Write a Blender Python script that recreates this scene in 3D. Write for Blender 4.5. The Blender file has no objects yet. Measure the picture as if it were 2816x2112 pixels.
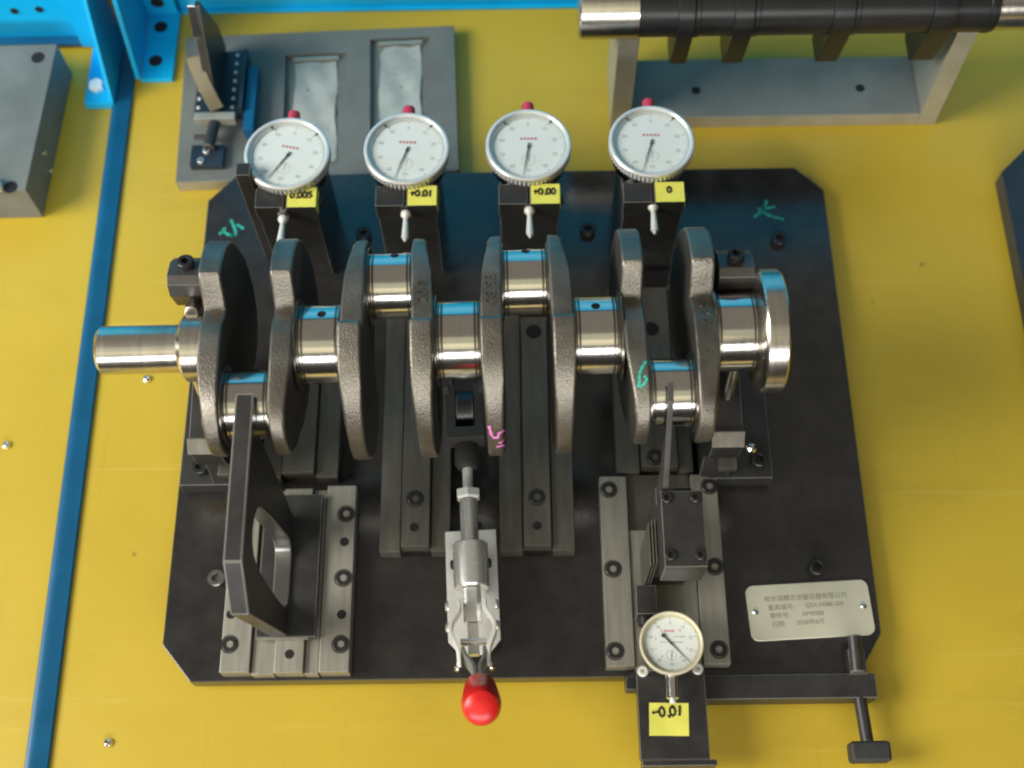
import bpy, bmesh, math, random
from mathutils import Vector, Matrix
from mathutils.bvhtree import BVHTree

# ------------------------------------------------------------------ camera, world, lamps, exposure
S = 0.001            # everything below is written in millimetres, z = 0 on top of the fixture plate
ZT = -14.0           # the bench top lies 14 mm below the plate's top face
sc = bpy.context.scene
C = sc.collection
R = math.radians

cam_d = bpy.data.cameras.new('camera')
cam = bpy.data.objects.new('camera', cam_d)
C.objects.link(cam)
sc.camera = cam


def cam_axes(t, r, yw):
    f = Vector((math.sin(yw) * math.sin(t), math.cos(yw) * math.sin(t), -math.cos(t)))
    rt = Vector((math.cos(yw), -math.sin(yw), 0))
    up = rt.cross(f)
    c, s = math.cos(r), math.sin(r)
    return c * rt + s * up, -s * rt + c * up, f


_r, _u, _f = cam_axes(0.426694, -0.026147, -0.013820)
_m = Matrix((( _r.x, _u.x, -_f.x), (_r.y, _u.y, -_f.y), (_r.z, _u.z, -_f.z))).to_4x4()
_m.translation = Vector((0.9, -357.6, 817.6 - ZT)) * S
cam.matrix_world = _m
cam_d.sensor_width = 36
cam_d.lens = 45.31
cam_d.clip_start = 0.02
cam_d.clip_end = 60
cam_d.dof.use_dof = True
cam_d.dof.focus_distance = 0.775
cam_d.dof.aperture_fstop = 5.6

wd = bpy.data.worlds.new('World')
sc.world = wd
wd.use_nodes = True
_bg = wd.node_tree.nodes['Background']
_bg.inputs[0].default_value = (0.80, 0.74, 0.64, 1)
_bg.inputs[1].default_value = 0.035


def area(name, loc, target, sx, sy, power, col):
    l = bpy.data.lights.new(name, 'AREA')
    l.shape = 'RECTANGLE'
    l.size, l.size_y = sx, sy
    l.energy = power
    l.color = col
    o = bpy.data.objects.new(name, l)
    o.location = loc
    d = Vector(target) - Vector(loc)
    o.rotation_euler = d.to_track_quat('-Z', 'Y').to_euler()
    C.objects.link(o)
    return o


area('lamp_window_side', (-1.85, -0.40, 1.42), (-0.05, 0.05, 0.0), 1.1, 1.1, 64, (1.0, 0.975, 0.92))
area('lamp_window_front', (-0.25, -2.7, 1.10), (-0.1, 0, 0.1), 3.0, 0.60, 66, (1.0, 0.99, 0.96))
area('lamp_added_gold', (-0.35, -1.9, 2.15), (-0.1, 0, 0.1), 2.0, 0.80, 5.0, (1.0, 0.92, 0.62))  # dim warm lamp added to give the journals a gold reflection band
area('lamp_added_olive', (-0.25, -1.15, 2.5), (-0.1, 0, 0.1), 2.0, 0.75, 2.0, (0.88, 0.90, 0.58))  # added greenish lamp, carries that reflection band on into olive
area('lamp_ceiling', (-0.3, 0.3, 2.9), (-0.3, 0.3, 0), 7.0, 6.0, 26, (1.0, 0.90, 0.74))

sc.view_settings.view_transform = 'Standard'
sc.view_settings.look = 'None'
sc.view_settings.exposure = 0.0
sc.view_settings.gamma = 1.0
sc.cycles.use_denoising = True
sc.cycles.max_bounces = 8
sc.cycles.pixel_filter_type = 'BLACKMAN_HARRIS'
sc.cycles.filter_width = 2.1
sc.cycles.caustics_reflective = False
sc.cycles.caustics_refractive = False
sc.cycles.sample_clamp_indirect = 4.0

# ------------------------------------------------------------------ materials
MATS = {}


def mat(name, col, rough=0.5, metal=0.0, var=0.12, vscale=40.0, rvar=0.08, bump=0.0, bscale=300.0,
        spec=0.5, brushed=None, coat=0.0, edge=None, speck=None, scuff=None):
    m = bpy.data.materials.new(name)
    m.use_nodes = True
    nt = m.node_tree
    N, L = nt.nodes, nt.links
    b = N['Principled BSDF']
    b.inputs['Metallic'].default_value = metal
    b.inputs['Specular IOR Level'].default_value = spec
    if coat:
        b.inputs['Coat Weight'].default_value = coat
        b.inputs['Coat Roughness'].default_value = 0.15
    tc = N.new('ShaderNodeTexCoord')
    n1 = N.new('ShaderNodeTexNoise')
    n1.inputs['Scale'].default_value = vscale
    n1.inputs['Detail'].default_value = 6
    n1.inputs['Roughness'].default_value = 0.6
    src = tc.outputs['Object']
    if brushed:
        mp = N.new('ShaderNodeMapping')
        mp.inputs['Scale'].default_value = brushed
        L.new(src, mp.inputs['Vector'])
        L.new(mp.outputs['Vector'], n1.inputs['Vector'])
    else:
        L.new(src, n1.inputs['Vector'])
    rp = N.new('ShaderNodeValToRGB')
    rp.color_ramp.elements[0].position = 0.32
    rp.color_ramp.elements[1].position = 0.68
    lo = [max(0, c * (1 - var)) for c in col]
    hi = [min(1, c * (1 + var)) for c in col]
    rp.color_ramp.elements[0].color = (*lo, 1)
    rp.color_ramp.elements[1].color = (*hi, 1)
    L.new(n1.outputs['Fac'], rp.inputs['Fac'])
    colout = rp.outputs['Color']
    if speck:
        n3 = N.new('ShaderNodeTexNoise')
        n3.inputs['Scale'].default_value = speck[0]
        n3.inputs['Detail'].default_value = 3
        L.new(src, n3.inputs['Vector'])
        r3 = N.new('ShaderNodeValToRGB')
        r3.color_ramp.elements[0].position = speck[1]
        r3.color_ramp.elements[1].position = min(1, speck[1] + 0.05)
        r3.color_ramp.elements[0].color = (0, 0, 0, 1)
        r3.color_ramp.elements[1].color = (1, 1, 1, 1)
        L.new(n3.outputs['Fac'], r3.inputs['Fac'])
        mx = N.new('ShaderNodeMix')
        mx.data_type = 'RGBA'
        L.new(r3.outputs['Color'], mx.inputs[0])
        L.new(colout, mx.inputs[6])
        mx.inputs[7].default_value = (*speck[2], 1)
        colout = mx.outputs[2]
    if scuff:
        # grimy smears and pale rub marks: stretched noise, broken up by a second one
        for k, (sc_, rot_, lo_, colr, amt) in enumerate((((3.0, 9.0, 1), 0.5, 0.62, scuff[0], 0.32), ((2.2, 60.0, 1), -0.35, 0.66, scuff[1], 0.34),
                                                         ((70.0, 3.0, 1), 0.22, 0.67, scuff[0], 0.40))):
            m2 = N.new('ShaderNodeMapping')
            m2.inputs['Scale'].default_value = sc_
            m2.inputs['Rotation'].default_value = (0, 0, rot_)
            m2.inputs['Location'].default_value = (k * 3.1, k * 1.7, 0)
            L.new(src, m2.inputs['Vector'])
            q1 = N.new('ShaderNodeTexNoise')
            q1.inputs['Scale'].default_value = 1.6
            q1.inputs['Detail'].default_value = 8
            q1.inputs['Roughness'].default_value = 0.68
            L.new(m2.outputs['Vector'], q1.inputs['Vector'])
            q2 = N.new('ShaderNodeMapRange')
            q2.inputs['From Min'].default_value = lo_ - 0.07
            q2.inputs['From Max'].default_value = lo_ + 0.09
            q2.inputs['To Max'].default_value = amt
            L.new(q1.outputs['Fac'], q2.inputs['Value'])
            q3 = N.new('ShaderNodeMix')
            q3.data_type = 'RGBA'
            L.new(q2.outputs['Result'], q3.inputs[0])
            L.new(colout, q3.inputs[6])
            q3.inputs[7].default_value = (*colr, 1)
            colout = q3.outputs[2]
    if edge:
        bn = N.new('ShaderNodeBevel')
        bn.samples = 4
        bn.inputs['Radius'].default_value = edge[0] * 0.001
        ge = N.new('ShaderNodeNewGeometry')
        dt = N.new('ShaderNodeVectorMath')
        dt.operation = 'DOT_PRODUCT'
        L.new(bn.outputs[0], dt.inputs[0])
        L.new(ge.outputs['Normal'], dt.inputs[1])
        er = N.new('ShaderNodeMapRange')
        er.inputs['From Min'].default_value = 0.985
        er.inputs['From Max'].default_value = 0.90
        L.new(dt.outputs['Value'], er.inputs['Value'])
        em = N.new('ShaderNodeMix')
        em.data_type = 'RGBA'
        L.new(er.outputs['Result'], em.inputs[0])
        L.new(colout, em.inputs[6])
        em.inputs[7].default_value = (*edge[1], 1)
        colout = em.outputs[2]
    L.new(colout, b.inputs['Base Color'])
    mr = N.new('ShaderNodeMapRange')
    mr.inputs['To Min'].default_value = max(0.02, rough - rvar)
    mr.inputs['To Max'].default_value = min(1, rough + rvar)
    L.new(n1.outputs['Fac'], mr.inputs['Value'])
    L.new(mr.outputs['Result'], b.inputs['Roughness'])
    if bump:
        n2 = N.new('ShaderNodeTexNoise')
        n2.inputs['Scale'].default_value = bscale
        n2.inputs['Detail'].default_value = 4
        if brushed:
            L.new(mp.outputs['Vector'], n2.inputs['Vector'])
        else:
            L.new(src, n2.inputs['Vector'])
        bp = N.new('ShaderNodeBump')
        bp.inputs['Strength'].default_value = bump
        bp.inputs['Distance'].default_value = 0.001
        L.new(n2.outputs['Fac'], bp.inputs['Height'])
        L.new(bp.outputs['Normal'], b.inputs['Normal'])
    MATS[name] = m
    return m


mat('yellow_bench', (0.545, 0.382, 0.032), 0.38, var=0.07, vscale=5, rvar=0.10, bump=0.05, bscale=900,
    speck=(55, 0.725, (0.30, 0.20, 0.03)), scuff=((0.40, 0.27, 0.03), (0.72, 0.60, 0.16)))
mat('blue_paint', (0.004, 0.44, 0.82), 0.34, var=0.06, vscale=25, bump=0.04, bscale=500)
mat('blue_trim', (0.004, 0.10, 0.215), 0.36, var=0.10, vscale=30, bump=0.05, bscale=500)
mat('black_plate', (0.024, 0.0225, 0.021), 0.16, var=0.28, vscale=60, rvar=0.04, spec=0.72, bump=0.02, bscale=900,
    speck=(150, 0.745, (0.10, 0.095, 0.085)), scuff=((0.036, 0.034, 0.031), (0.045, 0.042, 0.038)), edge=(0.8, (0.16, 0.15, 0.135)))
mat('black_oxide', (0.030, 0.029, 0.027), 0.38, var=0.25, vscale=70, rvar=0.08, spec=0.5, bump=0.04, bscale=700, edge=(0.9, (0.34, 0.32, 0.29)))
mat('black_edge', (0.085, 0.08, 0.074), 0.34, metal=0.4, var=0.15, vscale=90)
mat('screw_black', (0.030, 0.029, 0.028), 0.34, metal=0.3, var=0.2, vscale=200)
mat('ground_steel', (0.355, 0.335, 0.28), 0.44, metal=0.6, var=0.14, vscale=26, rvar=0.06, brushed=(9, 0.8, 3), bump=0.03, bscale=50)
mat('dull_steel', (0.16, 0.147, 0.122), 0.43, metal=0.65, var=0.18, vscale=30, rvar=0.07, brushed=(6, 1, 3), bump=0.03, bscale=60)
mat('polished_steel', (0.70, 0.675, 0.63), 0.16, metal=1.0, var=0.03, vscale=50, rvar=0.04, brushed=(14, 1, 1), bump=0.008, bscale=60)
mat('machined_steel', (0.66, 0.62, 0.55), 0.24, metal=1.0, var=0.08, vscale=40, rvar=0.05, brushed=(9, 1, 1), bump=0.02, bscale=60)
mat('forged_iron', (0.225, 0.206, 0.174), 0.42, metal=0.88, var=0.26, vscale=38, rvar=0.10, bump=0.40, bscale=900,
    speck=(120, 0.72, (0.20, 0.18, 0.145)))
mat('handle_steel', (0.24, 0.235, 0.22), 0.32, metal=0.9, var=0.1, vscale=60, rvar=0.05)
# web cheeks: darker copy of the forged iron, their shade put into the colour
mat('forged_cheek_shade', (0.085, 0.078, 0.066), 0.50, metal=0.55, var=0.3, vscale=40, rvar=0.08, bump=0.3, bscale=500)
mat('fillet_steel', (0.20, 0.185, 0.16), 0.24, metal=0.95, var=0.1, vscale=60, rvar=0.04)
mat('zinc', (0.88, 0.88, 0.85), 0.27, metal=0.75, var=0.05, vscale=40, rvar=0.05, bump=0.01, bscale=200)
mat('zinc_white', (0.84, 0.83, 0.77), 0.40, metal=0.25, var=0.08, vscale=90, bump=0.05, bscale=300)
mat('chrome', (0.86, 0.85, 0.83), 0.12, metal=1.0, var=0.03, vscale=60, rvar=0.03)
mat('bezel_white', (0.80, 0.80, 0.78), 0.30, metal=0.35, var=0.04, vscale=80)
mat('bezel_cream', (0.80, 0.74, 0.54), 0.30, metal=0.25, var=0.04, vscale=80)
mat('dial_white', (0.92, 0.925, 0.91), 0.55, var=0.02, vscale=50)
mat('print_black', (0.07, 0.085, 0.085), 0.6, var=0.1, vscale=80)
mat('print_grey', (0.36, 0.42, 0.41), 0.6, var=0.1, vscale=80)
mat('print_red', (0.72, 0.22, 0.24), 0.6, var=0.1, vscale=80)
mat('print_engraved', (0.27, 0.26, 0.19), 0.55, var=0.2, vscale=150)
mat('cap_red', (0.52, 0.045, 0.085), 0.32, var=0.08, vscale=80)
mat('grip_red', (0.66, 0.016, 0.014), 0.30, var=0.12, vscale=90, rvar=0.1, spec=0.5, bump=0.03, bscale=300)
mat('note_yellow', (0.83, 0.80, 0.13), 0.62, var=0.05, vscale=60, bump=0.05, bscale=200)
mat('ink', (0.02, 0.022, 0.025), 0.55, var=0.2, vscale=200)
mat('paint_teal', (0.03, 0.40, 0.31), 0.6, var=0.25, vscale=200)
mat('paint_pink', (0.75, 0.22, 0.55), 0.6, var=0.15, vscale=300)
mat('nameplate_metal', (0.70, 0.68, 0.53), 0.40, metal=0.35, var=0.05, vscale=35, rvar=0.05, bump=0.02, bscale=400)
mat('grey_steel', (0.175, 0.185, 0.17), 0.52, spec=0.25, metal=0.1, var=0.15, vscale=25, bump=0.05, bscale=500)
mat('pale_steel', (0.42, 0.41, 0.34), 0.45, metal=0.5, var=0.12, vscale=40, bump=0.05, bscale=300)
mat('side_dark', (0.10, 0.095, 0.07), 0.45, metal=0.4, var=0.2, vscale=30, bump=0.05, bscale=300)
mat('film_pale', (0.40, 0.41, 0.365), 0.30, var=0.16, vscale=45, bump=0.25, bscale=60, spec=0.6)
mat('navy_steel', (0.020, 0.030, 0.045), 0.30, var=0.2, vscale=50, spec=0.6)
mat('brass', (0.15, 0.13, 0.08), 0.40, metal=0.7, var=0.15, vscale=60)
mat('rubber', (0.035, 0.034, 0.032), 0.6, var=0.2, vscale=120, bump=0.08, bscale=500)
mat('hole_dark', (0.006, 0.006, 0.006), 0.8, var=0.1, vscale=50)
mat('black_shaft', (0.014, 0.014, 0.015), 0.34, spec=0.35, var=0.2, vscale=40)
mat('rust', (0.30, 0.17, 0.04), 0.8, var=0.4, vscale=300)

g = bpy.data.materials.new('crystal_glass')
g.use_nodes = True
nt = g.node_tree
for n in list(nt.nodes):
    nt.nodes.remove(n)
_o = nt.nodes.new('ShaderNodeOutputMaterial')
_mix = nt.nodes.new('ShaderNodeMixShader')
_t = nt.nodes.new('ShaderNodeBsdfTransparent')
_t.inputs[0].default_value = (0.97, 0.98, 0.97, 1)
_g = nt.nodes.new('ShaderNodeBsdfGlossy')
_g.inputs['Roughness'].default_value = 0.05
_fr = nt.nodes.new('ShaderNodeFresnel')
_fr.inputs[0].default_value = 1.45
_ge = nt.nodes.new('ShaderNodeNewGeometry')
_iv = nt.nodes.new('ShaderNodeMath')
_iv.operation = 'SUBTRACT'
_iv.inputs[0].default_value = 1.0
nt.links.new(_ge.outputs['Backfacing'], _iv.inputs[1])
_ml = nt.nodes.new('ShaderNodeMath')
_ml.operation = 'MULTIPLY'
nt.links.new(_fr.outputs[0], _ml.inputs[0])
nt.links.new(_iv.outputs[0], _ml.inputs[1])
nt.links.new(_ml.outputs[0], _mix.inputs[0])
nt.links.new(_t.outputs[0], _mix.inputs[1])
nt.links.new(_g.outputs[0], _mix.inputs[2])
nt.links.new(_mix.outputs[0], _o.inputs[0])
MATS['crystal_glass'] = g

# ------------------------------------------------------------------ geometry helpers (millimetres)


def merge(dst, src, bev=0.0, seg=2, ang=25):
    bmesh.ops.remove_doubles(src, verts=src.verts, dist=1e-5)
    bmesh.ops.recalc_face_normals(src, faces=src.faces)
    if bev > 0:
        es = [e for e in src.edges if len(e.link_faces) == 2 and e.calc_face_angle(0) > R(ang)]
        if es:
            bmesh.ops.bevel(src, geom=es, offset=bev, segments=seg, affect='EDGES', profile=0.5, clamp_overlap=True)
    me = bpy.data.meshes.new('tmp')
    src.to_mesh(me)
    dst.from_mesh(me)
    bpy.data.meshes.remove(me)
    src.free()


def prism(bm, pts, axis, a0, a1, bev=0.4, seg=2):
    b = bmesh.new()

    def mk(p, a):
        if axis == 'x':
            return (a, p[0], p[1])
        if axis == 'y':
            return (p[0], a, p[1])
        return (p[0], p[1], a)
    lo = [b.verts.new(mk(p, a0)) for p in pts]
    hi = [b.verts.new(mk(p, a1)) for p in pts]
    n = len(pts)
    b.faces.new(lo)
    b.faces.new(hi[::-1])
    for i in range(n):
        j = (i + 1) % n
        b.faces.new((lo[i], lo[j], hi[j], hi[i]))
    merge(bm, b, bev, seg)


def box(bm, x0, x1, y0, y1, z0, z1, bev=0.4, seg=2):
    prism(bm, [(x0, y0), (x1, y0), (x1, y1), (x0, y1)], 'z', z0, z1, bev, seg)


def frame_of(d):
    d = Vector(d).normalized()
    a = Vector((1, 0, 0)) if abs(d.x) < 0.9 else Vector((0, 1, 0))
    u = d.cross(a).normalized()
    return u, d.cross(u).normalized(), d


def lathe(bm, prof, org, d, n=40, rf=None, closed=True):
    """prof: list of (radius, height[, tag]) along direction d"""
    u, v, w = frame_of(d)
    org = Vector(org)
    b = bmesh.new()
    rings = []
    for k, p in enumerate(prof):
        r, h = p[0], p[1]
        if r < 1e-6:
            rings.append([b.verts.new(org + w * h)])
            continue
        ring = []
        for i in range(n):
            t = 2 * math.pi * i / n
            rr = rf(k, t, r) if rf else r
            ring.append(b.verts.new(org + w * h + (u * math.cos(t) + v * math.sin(t)) * rr))
        rings.append(ring)
    for a, c in zip(rings[:-1], rings[1:]):
        if len(a) == 1 and len(c) == 1:
            continue
        for i in range(n):
            j = (i + 1) % n
            if len(a) == 1:
                b.faces.new((a[0], c[i], c[j]))
            elif len(c) == 1:
                b.faces.new((a[i], c[0], a[j]))
            else:
                b.faces.new((a[i], c[i], c[j], a[j]))
    if closed:
        for ring in (rings[0], rings[-1]):
            if len(ring) > 2:
                b.faces.new(ring)
    merge(bm, b, 0)


def cyl(bm, p0, p1, r, r1=None, n=32, ch=0.3):
    p0, p1 = Vector(p0), Vector(p1)
    L = (p1 - p0).length
    r1 = r if r1 is None else r1
    ch = min(ch, L * 0.4, r * 0.5, r1 * 0.5)
    lathe(bm, [(0, 0), (r - ch, 0), (r, ch), (r1, L - ch), (r1 - ch, L), (0, L)], p0, p1 - p0, n)


def sweep(bm, pts, w, t, side, bev=0.3):
    """flat strip w wide (along side, or list of sides) and t thick along the points"""
    b = bmesh.new()
    pts = [Vector(p) for p in pts]
    rings = []
    for i, p in enumerate(pts):
        d = (pts[min(i + 1, len(pts) - 1)] - pts[max(i - 1, 0)]).normalized()
        s = Vector(side)
        s = (s - d * s.dot(d)).normalized()
        nn = d.cross(s).normalized()
        rings.append([b.verts.new(p + s * a * w / 2 + nn * c * t / 2) for a, c in ((-1, -1), (1, -1), (1, 1), (-1, 1))])
    for a, c in zip(rings[:-1], rings[1:]):
        for i in range(4):
            j = (i + 1) % 4
            b.faces.new((a[i], a[j], c[j], c[i]))
    b.faces.new(rings[0])
    b.faces.new(rings[-1])
    merge(bm, b, bev, 1, 50)


def tube(bm, pts, r, n=12):
    b = bmesh.new()
    pts = [Vector(p) for p in pts]
    rings = []
    for i, p in enumerate(pts):
        d = (pts[min(i + 1, len(pts) - 1)] - pts[max(i - 1, 0)]).normalized()
        u, v, _ = frame_of(d)
        rings.append([b.verts.new(p + (u * math.cos(2 * math.pi * k / n) + v * math.sin(2 * math.pi * k / n)) * r) for k in range(n)])
    for a, c in zip(rings[:-1], rings[1:]):
        for i in range(n):
            j = (i + 1) % n
            b.faces.new((a[i], a[j], c[j], c[i]))
    b.faces.new(rings[0])
    b.faces.new(rings[-1])
    merge(bm, b)


def smooth_path(pts, k=6):
    P = [Vector(p) for p in pts]
    out = []
    for i in range(len(P) - 1):
        p0, p1, p2, p3 = P[max(i - 1, 0)], P[i], P[i + 1], P[min(i + 2, len(P) - 1)]
        for j in range(k):
            t = j / k
            out.append(0.5 * ((2 * p1) + (-p0 + p2) * t + (2 * p0 - 5 * p1 + 4 * p2 - p3) * t * t + (-p0 + 3 * p1 - 3 * p2 + p3) * t ** 3))
    out.append(P[-1])
    return out


def stroke(bm, pts, w, nrm=(0, 0, 1), lift=0.12, taper=0.0):
    """a flat painted stroke lying on a surface; pts may carry own normals as (p, n)"""
    P, Nn = [], []
    for q in pts:
        if isinstance(q, tuple) and len(q) == 2 and isinstance(q[0], Vector):
            P.append(q[0]); Nn.append(q[1])
        else:
            P.append(Vector(q)); Nn.append(Vector(nrm))
    L, Rr = [], []
    for i, p in enumerate(P):
        d = P[min(i + 1, len(P) - 1)] - P[max(i - 1, 0)]
        if d.length < 1e-6:
            d = Vector((1, 0, 0))
        s = Nn[i].cross(d.normalized()).normalized()
        ww = w * (0.8 + 0.35 * math.sin(2.1 * i + w * 7)) * (1 - taper * i / max(1, len(P) - 1))
        L.append(bm.verts.new(p + Nn[i] * lift + s * ww / 2))
        Rr.append(bm.verts.new(p + Nn[i] * lift - s * ww / 2))
    for i in range(len(P) - 1):
        bm.faces.new((L[i], Rr[i], Rr[i + 1], L[i + 1]))
    for e in (0, len(P) - 1):        # rounded ends
        c = P[e] + Nn[e] * lift
        rad = (L[e].co - Rr[e].co).length / 2
        d = (P[0] - P[1]) if e == 0 else (P[-1] - P[-2])
        d.normalize()
        s = (L[e].co - Rr[e].co).normalized()
        ring = [bm.verts.new(c + (s * math.cos(a) + d * math.sin(a)) * rad) for a in [math.pi * k / 6 for k in range(1, 6)]]
        bm.faces.new([L[e]] + ring + [Rr[e]])


DIG = {
    '0': [[(0.5, 1), (0.15, 0.8), (0.1, 0.35), (0.4, 0), (0.75, 0.15), (0.85, 0.6), (0.6, 0.98), (0.45, 1)]],
    '1': [[(0.55, 1), (0.5, 0.5), (0.45, 0)]],
    '5': [[(0.85, 1), (0.3, 0.97), (0.22, 0.55), (0.6, 0.6), (0.8, 0.3), (0.5, 0), (0.15, 0.1)]],
    '-': [[(0.1, 0.45), (0.85, 0.55)]],
    '+': [[(0.1, 0.5), (0.85, 0.55)], [(0.5, 0.85), (0.45, 0.15)]],
    '.': [[(0.35, 0.08), (0.5, -0.06)]],
}


def scribble(bm, text, x, y, z, h, w, lw, adv=0.75, slope=0.0):
    cx = x
    for ch in text:
        for st in DIG[ch]:
            pp = smooth_path([(cx + a * w, y + b * h + slope * (cx - x), z) for a, b in st], 4)
            stroke(bm, pp, lw)
        cx += w * (adv * 0.55 if ch == '.' else adv) * 1.25


def text_mesh(bm, txt, size, mtx, depth=0.0, align='CENTER'):
    cu = bpy.data.curves.new('t', 'FONT')
    cu.body = txt
    cu.size = size
    cu.align_x = align
    cu.align_y = 'CENTER'
    cu.extrude = depth
    o = bpy.data.objects.new('t', cu)
    C.objects.link(o)
    bpy.context.view_layer.update()
    me = bpy.data.meshes.new_from_object(o.evaluated_get(bpy.context.evaluated_depsgraph_get()))
    me.transform(mtx)
    bm.from_mesh(me)
    bpy.data.meshes.remove(me)
    bpy.data.objects.remove(o)
    bpy.data.curves.remove(cu)


class Thing:
    def __init__(self, name, label, cat, base=(0, 0, 0), group=None, rz=0.0, kind=None):
        self.base = Vector(base)
        self.root = bpy.data.objects.new(name, None)
        self.root.empty_display_size = 0.02
        C.objects.link(self.root)
        b = self.base
        self.root.location = (b.x * S, b.y * S, (b.z - ZT) * S)
        self.root.rotation_euler = (0, 0, rz)
        self.root['label'] = label
        self.root['category'] = cat
        if group:
            self.root['group'] = group
        if kind:
            self.root['kind'] = kind

    def part(self, name, bm, m, parent=None, label=None, flat=False):
        o = make(name, bm, m, self.base, flat)
        o.parent = parent or self.root
        if label:
            o['label'] = label
        return o

    def share(self, src, name, loc, parent=None, rot=None):
        """another piece with the same mesh"""
        o = bpy.data.objects.new(name, src)
        C.objects.link(o)
        o.parent = parent or self.root
        v = Vector(loc) - self.base
        o.location = v * S
        if rot:
            o.rotation_euler = rot
        return o


def make(name, bm, m, base=(0, 0, 0), flat=False):
    b = Vector(base)
    me = bpy.data.meshes.new(name)
    bmesh.ops.translate(bm, verts=bm.verts, vec=-b)
    bmesh.ops.scale(bm, verts=bm.verts, vec=(S, S, S))
    bm.to_mesh(me)
    bm.free()
    me.materials.append(MATS[m])
    if not flat:
        for p in me.polygons:
            p.use_smooth = True
        me.set_sharp_from_angle(angle=R(32))
    o = bpy.data.objects.new(name, me)
    C.objects.link(o)
    if not flat:      # keeps broad flat faces flat next to their rounded edges
        w = o.modifiers.new('weighted_normal', 'WEIGHTED_NORMAL')
        w.keep_sharp = True
        w.weight = 80
    return o


def solo(name, bm, m, label, cat, base, group=None, kind=None):
    o = make(name, bm, m, base)
    o.location = (base[0] * S, base[1] * S, (base[2] - ZT) * S)
    o['label'] = label
    if cat:
        o['category'] = cat
    if group:
        o['group'] = group
    if kind:
        o['kind'] = kind
    return o


def nb():
    return bmesh.new()


def hexr(k0, k1):
    def f(k, t, r):
        if k0 <= k <= k1:
            a = (t % (math.pi / 3)) - math.pi / 6
            return r * math.cos(math.pi / 6) / math.cos(a)
        return r
    return f


def cap_screw(bm, org, d=(0, 0, 1), r=5.0, h=5.0, n=24):
    """socket head cap screw, org at the underside of its head"""
    s = r * 0.52
    lathe(bm, [(0, 0), (r, 0), (r, h - 0.5), (r - 0.5, h), (s * 1.08, h), (s, h - 0.25), (s, h - 2.6), (0, h - 2.6)],
          org, d, n, hexr(4, 6))


def hexhead(bm, org, d, r, h):
    lathe(bm, [(0, 0), (r, 0), (r, h * 0.8), (r * 0.86, h), (0, h)], org, d, 24, hexr(1, 3))


# ------------------------------------------------------------------ the bench, its trim and the blue rack behind
b = nb()
box(b, -900, 900, -300, 900, ZT - 25, ZT, 0)
bench = make('bench_top', b, 'yellow_bench', (0, 0, ZT))
bench['kind'] = 'structure'
bench['label'] = 'yellow bench top with scuffs under the fixture'
b = nb()
prof = [(-7.5, 0.2), (-7.3, 3.4), (-6.2, 4.8), (-4.4, 5.3), (-1.5, 5.2), (1.2, 4.2), (6.8, 3.0), (7.4, 2.2), (7.5, 0.2)]
prism(b, [(p[0], p[1] + ZT) for p in prof], 'y', -290, 345, 0)
t = solo('trim_strip', b, 'blue_trim', 'long blue rounded steel strip running front to back on the yellow bench', 'trim strip', (0, 0, ZT))
t.location.x = -0.3065
t.rotation_euler.z = R(0.55)

# blue back panels (they go on upward out of the frame)
T = Thing('back_panel', 'blue sheet panel with two small holes behind the thick grey block', 'panel', (-460, 330, ZT))
b = nb()
box(b, -760, -317, 329, 331.5, -6, 425, 0.5)
pl = T.part('sheet', b, 'blue_paint')
b = nb()
box(b, -760, -317, 322, 331.4, -10, -6.05, 0.8)
T.part('bottom_lip', b, 'blue_trim')
for (x, z) in ((-390, 25), (-370, 26.5)):
    b = nb()
    cyl(b, (x, 328.3, z), (x, 329.4, z), 3.2, n=20, ch=0.1)
    T.part('hole', b, 'hole_dark', pl)
T = Thing('back_panel', 'long blue sheet panel along the back edge behind the mandrel stand', 'panel', (200, 362, ZT))
b = nb()
box(b, -292, 900, 360, 362.5, -13, 425, 0.5)
T.part('sheet', b, 'blue_paint')
b = nb()
box(b, -292, 900, 356, 359.8, -13.8, -11, 0.5)
T.part('bottom_lip', b, 'blue_paint')

# brackets
T = Thing('rack_bracket', 'blue gusset bracket with one grey hex bolt, left of the long strip', 'bracket', (-325, 290, ZT), 'blue rack brackets')
b = nb()
box(b, -337, -314, 263, 328, ZT, -6.5, 0.8)
T.part('foot', b, 'blue_paint')
b = nb()
prism(b, [(264, -6), (330, -6), (330, 300), (318, 300), (318, 132), (297, 78)], 'x', -317, -314, 0.5)
T.part('gusset', b, 'blue_paint')
b = nb()
prism(b, [(318, -6), (328.5, -6), (328.5, 300), (318, 300)], 'x', -345, -317.2, 0.6)
T.part('upright', b, 'blue_paint')
b = nb()
hexhead(b, (-328.5, 279, -6.5), (0, 0, 1), 6.2, 4.5)
T.part('bolt', b, 'zinc_white')
T = Thing('rack_bracket', 'blue gusset bracket with three round holes, right of the long strip', 'bracket', (-284, 320, ZT), 'blue rack brackets')
b = nb()
box(b, -296.5, -271, 288, 358, ZT, -9.5, 0.8)
ft = T.part('foot', b, 'blue_paint')
b = nb()
prism(b, [(288, -9.5), (358, -9.5), (358, 300), (345, 300), (330, 140), (306, 65)], 'x', -300, -296.4, 0.5)
T.part('gusset', b, 'blue_paint')
b = nb()
box(b, -296.8, -272, 352, 355, -9, 300, 0.6)
up = T.part('upright', b, 'blue_paint')
for (x, y) in ((-286, 306), (-285.4, 340)):
    b = nb()
    cyl(b, (x, y, -9.6), (x, y, -9.2), 5.4, n=24, ch=0.05)
    T.part('hole', b, 'hole_dark', ft)
b = nb()
cyl(b, (-285.5, 351.9, 6), (-285.5, 351.4, 6), 5.4, n=24, ch=0.05)
T.part('hole', b, 'hole_dark', up)

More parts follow.
